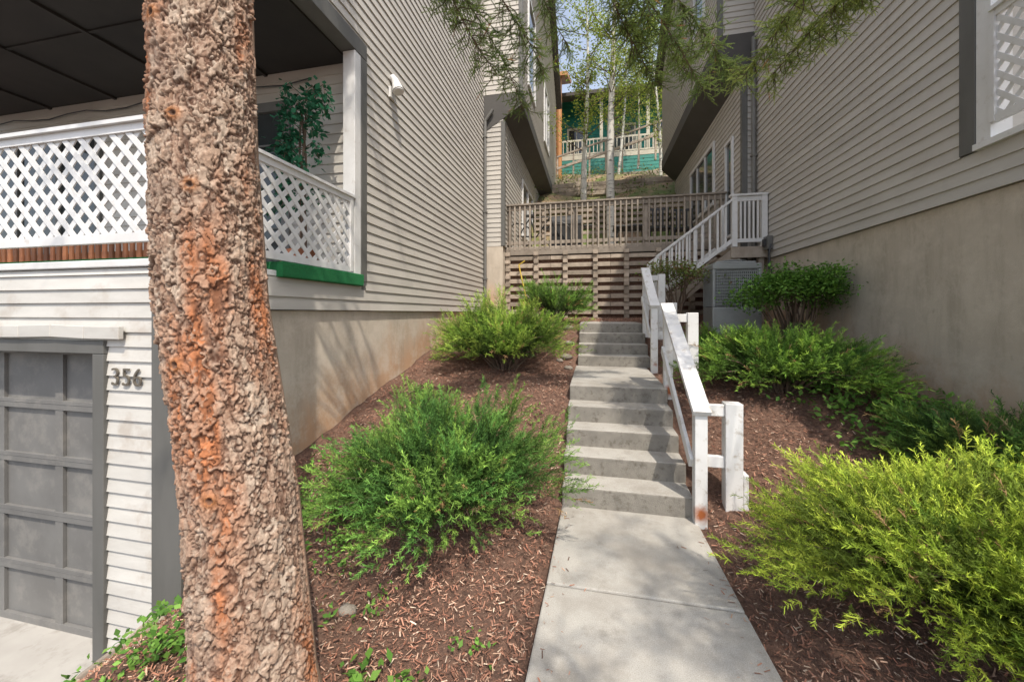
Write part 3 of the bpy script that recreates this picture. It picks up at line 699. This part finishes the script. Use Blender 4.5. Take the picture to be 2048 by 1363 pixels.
# ---- main spruce trunk
def hs(p): return (math.sin(p.x*127.1+p.y*311.7+p.z*74.7)*43758.5453)%1.0
def trunk(name):
    e=empty(name)
    zc=[-.6,-.2,.14,.86,1.65,2.24,2.83,4,6,9.5]; xc=[-1.22,-1.25,-1.29,-1.343,-1.458,-1.491,-1.50,-1.5,-1.48,-1.45]; yc=[1.27,1.265,1.26,1.248,1.223,1.216,1.21,1.2,1.2,1.2]; rc=[.30,.235,.205,.188,.18,.172,.165,.15,.12,.04]
    nth=420
    zs=np.concatenate([np.arange(-.6,-.12,.02),np.arange(-.12,3.2,.004),np.arange(3.2,9.5,.1)])
    knots=[(2.66,-1.75),(2.30,-1.25),(1.42,-1.55),(.95,-1.25),(2.05,-1.0)]
    V=np.zeros((len(zs),nth,3));C=np.zeros((len(zs),nth,3))
    th=np.linspace(0,2*math.pi,nth,endpoint=False)
    gA=np.array((.50,.40,.31));gB=np.array((.35,.235,.165)); rd=np.array((.46,.175,.075)); dk=np.array((.10,.045,.028)); org=np.array((.46,.17,.045))
    for i,z in enumerate(zs):
        x0=np.interp(z,zc,xc);y0=np.interp(z,zc,yc);r0=np.interp(z,zc,rc)
        mid=math.exp(-((z-1.45)/.75)**2)
        for k in range(nth):
            a=th[k]; ca=math.cos(a);sa=math.sin(a)
            if sa>.5 or z>3.2:
                V[i,k]=(x0+ca*r0,y0+sa*r0,z);C[i,k]=gB;continue
            X=ca*.18;Y=sa*.18
            w1=noise.noise(Vector((X*22,Y*22,z*16)));w2=noise.noise(Vector((X*22+9,Y*22,z*16+4)));w3=noise.noise(Vector((X*70,Y*70,z*60)));w4=noise.noise(Vector((X*70+5,Y*70,z*60+7)))
            q=Vector((X*19+w1*.8+w3*.35,Y*19+w2*.8+w4*.35,z*9.5+w2*.9+w3*.4)); d,pt=noise.voronoi(q); h=hs(pt[0]); ed=d[1]-d[0]
            q2=Vector((X*44+w2*.9+w4*.8,Y*44+w1*.9,z*24+w1*.8+w3*.8)); d2,pt2=noise.voronoi(q2); h2=hs(pt2[0])
            q3=Vector((X*115+w3*1.2,Y*115+w4*1.2,z*78+w3*1.4)); d3,pt3=noise.voronoi(q3); h3=hs(pt3[0])
            crack=min(1,ed*6+.22*h2)
            ht=.46*h+.34*h2+.14*h3+.06*w3
            tilt=(pt[0].z-q.z)*.25
            disp=(ht+tilt)*.025*(.25+.75*crack)
            lo=noise.noise(Vector((ca*1.6,sa*1.6,z*1.6+5)))
            disp+=.010*lo
            big=noise.noise(Vector((ca*1.1+3,sa*1.1,z*1.0+1.5)))+.45*noise.noise(Vector((ca*4,sa*4,z*4)))
            rr=min(1,max(0,(big-.02+.45*mid*(.5+.5*ca))*1.9)); rr*= .95 if ht<.52 else .42
            rr=max(rr,.6*max(0,.42-ht)*2)
            g=gA*(1-h2)+gB*h2; g=g*(.78+.44*h3)
            c=g*(1-rr)+rd*(.7+.6*h2)*rr
            m_=min(1,max(0,crack*1.15-.05)); dm=min(1,max(0,(ht-.12)*4)); m_=m_*(.5+.5*dm)
            c=dk*(1-m_)+c*m_
            for kz,ka in knots:
                dz_=z-kz
                if abs(dz_)>.07: continue
                da=(a-(ka%(2*math.pi)))*r0; dd=math.sqrt(dz_*dz_+da*da)*(1+.35*w1)
                if dd<.05:
                    f=max(0,1-dd/.04); disp=disp*(1-f)+f*(.022-.022*max(0,1-dd/.014))
                    f2=min(1,max(0,1.1-dd/.034))*.85; c=c*(1-f2)+(org*(.6+.6*h3) if dd>.011 else dk*.7)*f2
            r=r0+disp-.013
            V[i,k]=(x0+ca*r,y0+sa*r,z);C[i,k]=c
    ny=len(zs); i=np.arange(ny-1)[:,None]*nth; k=np.arange(nth)[None,:]; k2=(k+1)%nth
    F=np.stack([(i+k).ravel(),(i+k2).ravel(),(i+nth+k2).ravel(),(i+nth+k).ravel()],1)
    npmesh('trunk',V.reshape(-1,3),F,['bark'],C.reshape(-1,3),e,smooth=False)
    return e
SP=trunk('spruce_tree')
def needle_tpl(n,seed,nl=.20,w=.016):
    r=np.random.default_rng(seed);T=[]
    for i in range(n):
        t=(i/n); a=r.random()*6.28; sp=.75 if t<.8 else .35
        d=np.array([.6+.5*t,math.cos(a)*sp,math.sin(a)*sp+.12]); d/=np.linalg.norm(d)
        p=np.array([t,0,0]); s=np.cross(d,r.normal(0,1,3)); s=s/np.linalg.norm(s)*w
        T+=[p-s,p+s,p+d*nl*(.8+.4*r.random())]
    T+=[(0,-.02,0),(0,.02,0),(1,0,0)]
    return np.array(T)
NT=[needle_tpl(60,s) for s in range(4)]; NTC=[needle_tpl(24,s,.2,.03) for s in range(4)]
def limb_set(limbs,parent,seed,colA=(.045,.085,.03),colB=(.14,.2,.05),tpl=NT,nm='needles',sc=1.0):
    r=np.random.default_rng(seed); P=[];A=[];L=[];C=[];w=MB()
    colA=np.array(colA);colB=np.array(colB); Z=np.array([0,0,1.])
    for (a,b,sag,nsec,rad,t0) in limbs:
        a=np.array(a,float);b=np.array(b,float)
        ph=r.random()*6
        f=lambda t:a+(b-a)*t+np.array([.05*math.sin(t*9+ph),.05*math.cos(t*7+ph),sag*math.sin(t*math.pi)])
        w.path([Vector(f(t)) for t in np.linspace(0,1,14)],list(np.linspace(rad,.003,14)),6)
        D=nrm(b-a); side=nrm(np.cross(D,Z))
        for s in range(nsec):
            t=t0+(1-t0)*(s+r.random())/nsec; p=f(t); sg=1 if s%2 else -1
            ln=(.08+.22*r.random())*(1.2-.5*t)*sc
            d=nrm(D*.5+side*sg*(.3+1.0*r.random())+Z*(.15-.8*r.random())+r.normal(0,.35,3))
            nst=5; pts=[p]; dd=d.copy()
            for q in range(nst):
                dd=nrm(dd+r.normal(0,.25,3)+Z*(-.02)); pts.append(pts[-1]+dd*ln/nst)
            w.path([Vector(x) for x in pts],list(np.linspace(.004,.0015,nst+1)),4)
            cc=r.random()*.6
            for q in range(nst):
                u=pts[q]; dv=pts[q+1]-pts[q]
                P.append(u);A.append(dv);L.append(ln/nst*1.25 if sc==1 else ln/nst*1.5);C.append(colA)
                for sg2 in (1,-1):
                    if r.random()<.95:
                        sd=nrm(nrm(dv)*.75+nrm(np.cross(dv,Z))*sg2*(.6+.4*r.random())+r.normal(0,.3,3))
                        P.append(u+dv*r.random());A.append(sd);L.append((.04+.045*r.random())*sc);k=min(1,cc+.5*r.random());C.append(colA*(1-k)+colB*k)
            P.append(pts[-1]);A.append(dd);L.append(.06*sc);C.append(colB if r.random()>.1 else np.array([.45,.22,.1]))
    P=np.array(P);A=np.array(A);L=np.array(L);C=np.array(C);idx=r.integers(0,4,len(P));Vs=[];Cs=[]
    for k in range(4):
        s=idx==k
        if s.any(): Vs.append(instance(tpl[k],P[s],A[s],L[s]));Cs.append(np.repeat(C[s],len(tpl[k]),0))
    V=np.concatenate(Vs); npmesh(nm,V,np.arange(len(V)).reshape(-1,3),['needle2'],np.concatenate(Cs),parent)
    w.obj('limbs',['twig'],parent)
cA=(.10,.17,.05);cB=(.28,.36,.10)
lm=[((-1.45,1.25,4.6),(-.42,3.0,3.52),.15,65,.012,.55),
    ((-1.45,1.25,4.3),(-.72,2.9,3.45),.12,50,.011,.6),
    ((-1.45,1.25,4.5),(-.62,3.3,3.40),.12,50,.011,.6),
    ((-1.45,1.25,4.6),(-.15,3.3,3.85),.12,40,.011,.6),
    ((-1.4,1.3,5.0),(.95,3.5,3.48),.10,80,.013,.6),
    ((-1.4,1.3,5.2),(.45,3.4,3.85),.1,50,.012,.6),
    ((-1.4,1.3,5.0),(.80,3.7,3.78),.1,70,.012,.7),
    ((-1.4,1.3,5.1),(.60,3.6,3.62),.1,50,.012,.78),
    ((-1.4,1.3,5.3),(1.25,3.8,3.72),.1,80,.012,.72)]
limb_set(lm,SP,31,cA,cB)
rr=np.random.default_rng(5); lm=[]
for i in range(22):
    z=5.6+i*.17; a=rr.random()*6.28; ln=1.7-.06*i+.3*rr.random()
    lm.append(((-1.5,1.2,z),(-1.5+math.cos(a)*ln,1.2+math.sin(a)*ln,z-.5),.1,7,.012,.2))
limb_set(lm,SP,33,cA,cB,NTC,'crown_needles',2.4)
S2=empty('spruce_tree')
m=MB(); m.path([Vector((3.6,-1.8,-.9)),Vector((3.6,-1.8,2)),Vector((3.55,-1.8,5)),Vector((3.5,-1.8,9))],[.2,.17,.12,.03],16); m.obj('trunk',['twig'],S2)
lm=[((3.55,-1.8,5.2),(1.30,3.0,3.58),.25,80,.013,.76),((3.55,-1.8,5.4),(1.75,3.0,3.75),.25,90,.013,.76),((3.55,-1.8,5.4),(1.12,3.15,3.34),.25,60,.013,.82),((3.55,-1.8,5.3),(1.6,3.2,3.6),.25,80,.013,.8),((3.55,-1.8,5.3),(1.35,3.3,3.4),.25,50,.013,.86)]
limb_set(lm,S2,32,cA,(.36,.42,.11))
lm=[((3.55,-1.8,4.9),(1.0,-.5,4.0),.1,30,.014,.35),((3.55,-1.8,5.1),(2.0,-.1,4.3),.1,24,.014,.4),((3.55,-1.8,4.7),(1.5,-1.2,4.0),.1,24,.014,.4)]
for i in range(20):
    z=4.6+i*.2; a=rr.random()*6.28; ln=1.7-.05*i+.3*rr.random()
    lm.append(((3.55,-1.8,z),(3.55+math.cos(a)*ln,-1.8+math.sin(a)*ln,z-.45),.1,7,.012,.25))
limb_set(lm,S2,34,cA,cB,NTC,'crown_needles',2.2)
# ---- aspens
def aspen(name,x,y,z0,h,r,seed,nl=3500,cols=((.3,.38,.06),(.4,.45,.1),(.2,.28,.05)),lean=0,size=.08,t0=.35):
    q=np.random.default_rng(seed); e=empty(name); w=MB()
    pts=[Vector((x+lean*t+.08*math.sin(t*5+seed),y,z0+h*t)) for t in np.linspace(0,1,10)]
    w.path(pts,list(np.linspace(r,.02,10)),12); w.obj('trunk',['aspen'],e,smooth=True)
    b=MB();P=[]
    for i in range(44):
        t=t0+(.98-t0)*q.random(); k=t*9; i0=int(k); p=pts[i0].lerp(pts[min(9,i0+1)],k-i0)
        a=q.random()*6.28; L=(.5+1.1*q.random())*(1.2-t*.7); d=Vector((math.cos(a),math.sin(a),.7)); e_=p+d*L
        b.path([p,p+d*L*.5+Vector((0,0,-.05)),e_],[.02,.012,.004],5)
        n=nl//44; u=.3+.8*q.random(n); base=np.array(p)[None]+np.array(d)[None]*L*u[:,None]
        P.append(base+q.normal(0,.12,(n,3)))
    b.obj('branches',['twig'],e); leaves('foliage',np.concatenate(P),size,cols,e,.3,seed)
aspen('aspen_tree',.62,12.4,3.0,11,.16,41,3200,t0=.42)
aspen('aspen_tree',-.25,14.0,5.0,8,.12,42,4200,t0=.3)
aspen('aspen_tree',1.2,18.5,7.5,8,.07,43,4200,lean=.4,t0=.3)
aspen('aspen_tree',2.9,17.6,7.5,7,.07,44,5600,lean=-.4,t0=.15)
aspen('aspen_tree',2.2,20.5,9,7,.05,45,4200,lean=.3,t0=.3)
P=[]
for i in range(80):
    x=rr.uniform(-3,6);y=rr.uniform(13.6,22); P.append(np.array([x,y,float(gz(x,y))+.2])+rr.normal(0,1,(60,3))*np.array([.3,.3,.2]))
leaves('hillside_brush',np.concatenate(P),.09,[(.12,.19,.05),(.2,.26,.07),(.2,.16,.09)],None,-.3,50)
P=[]
for i in range(300):
    x=rr.uniform(-30,34);y=rr.uniform(33,44); z=float(gz(x,y)); P.append(np.array([x,y,z+rr.uniform(.5,4)])+rr.normal(0,1,(80,3))*np.array([1.1,1.1,1.1]))
leaves('distant_trees',np.concatenate(P),.4,[(.1,.15,.04),(.15,.2,.05),(.07,.11,.035)],None,.1,51)
# ---- ficus on balcony
e=empty('potted_ficus'); m=MB(); fx,fy=-2.98,3.45
m.cyl((fx,fy,1.96),(fx,fy,2.25),.12,.16,16); m.obj('pot',['terra'],e)
m=MB(); P=[]
q=np.random.default_rng(61)
for k in range(3): m.path([Vector((fx+.03*math.cos(k*2+t*5),fy+.03*math.sin(k*2+t*5),2.2+t*1.5)) for t in np.linspace(0,1,8)],[.012]*8,5)
for k in range(34):
    a=q.random()*6.28; z=2.75+q.random()*1.15; L=.10+.18*q.random(); p=Vector((fx,fy,z)); t=p+Vector((math.cos(a)*L,math.sin(a)*L*.7,.1)); u=t+Vector((math.cos(a)*.05,math.sin(a)*.05,-.25))
    m.path([p,t,u],[.005,.004,.002],4)
    n=44; s=q.random(n); P.append(np.array(t)[None]+(np.array(u)-np.array(t))[None]*s[:,None]+q.normal(0,.035,(n,3)))
m.obj('stems',['twig'],e); leaves('foliage',np.concatenate(P),.065,[(.03,.15,.07),(.05,.21,.11),(.02,.10,.05)],e,.7,62)
m=MB(); m.cyl((-2.85,3.2,1.96),(-2.85,3.2,2.1),.1,.13,14); m.obj('yellow_flower_pot',['yellow'])
# ================= light / camera =================
w=bpy.data.worlds.new('World'); scene.world=w; w.use_nodes=True; t=w.node_tree
sky=t.nodes.new('ShaderNodeTexSky'); sky.sky_type='NISHITA'; sky.sun_disc=False
EL=58; sx,sy=.54,-.84; rot=math.atan2(sx,sy)
sky.sun_elevation=math.radians(EL); sky.sun_rotation=rot; sky.dust_density=2.0; sky.air_density=1.0
hsv=t.nodes.new('ShaderNodeHueSaturation'); hsv.inputs['Saturation'].default_value=.6
t.links.new(sky.outputs[0],hsv.inputs['Color']); t.links.new(hsv.outputs[0],t.nodes['Background'].inputs[0]); t.nodes['Background'].inputs[1].default_value=.31
ld=bpy.data.lights.new('sun','SUN'); ld.energy=4.7; ld.angle=math.radians(.6); ld.color=(1,.92,.81)
lo=bpy.data.objects.new('sun',ld); COL.objects.link(lo)
hv=Vector((sx,sy,0)).normalized()*math.cos(math.radians(EL)); S=Vector((hv.x,hv.y,math.sin(math.radians(EL))))
lo.rotation_euler=S.to_track_quat('Z','Y').to_euler(); lo.location=S*30
cd=bpy.data.cameras.new('camera'); cd.sensor_width=36; cd.lens=13.36; cd.shift_y=-.0276; cd.clip_start=.05; cd.clip_end=2000
co=bpy.data.objects.new('camera',cd); COL.objects.link(co); co.location=(0,0,1.6); co.rotation_euler=(math.pi/2,0,math.radians(12)); scene.camera=co
scene.view_settings.view_transform='Standard'; scene.view_settings.look='None'; scene.view_settings.exposure=0
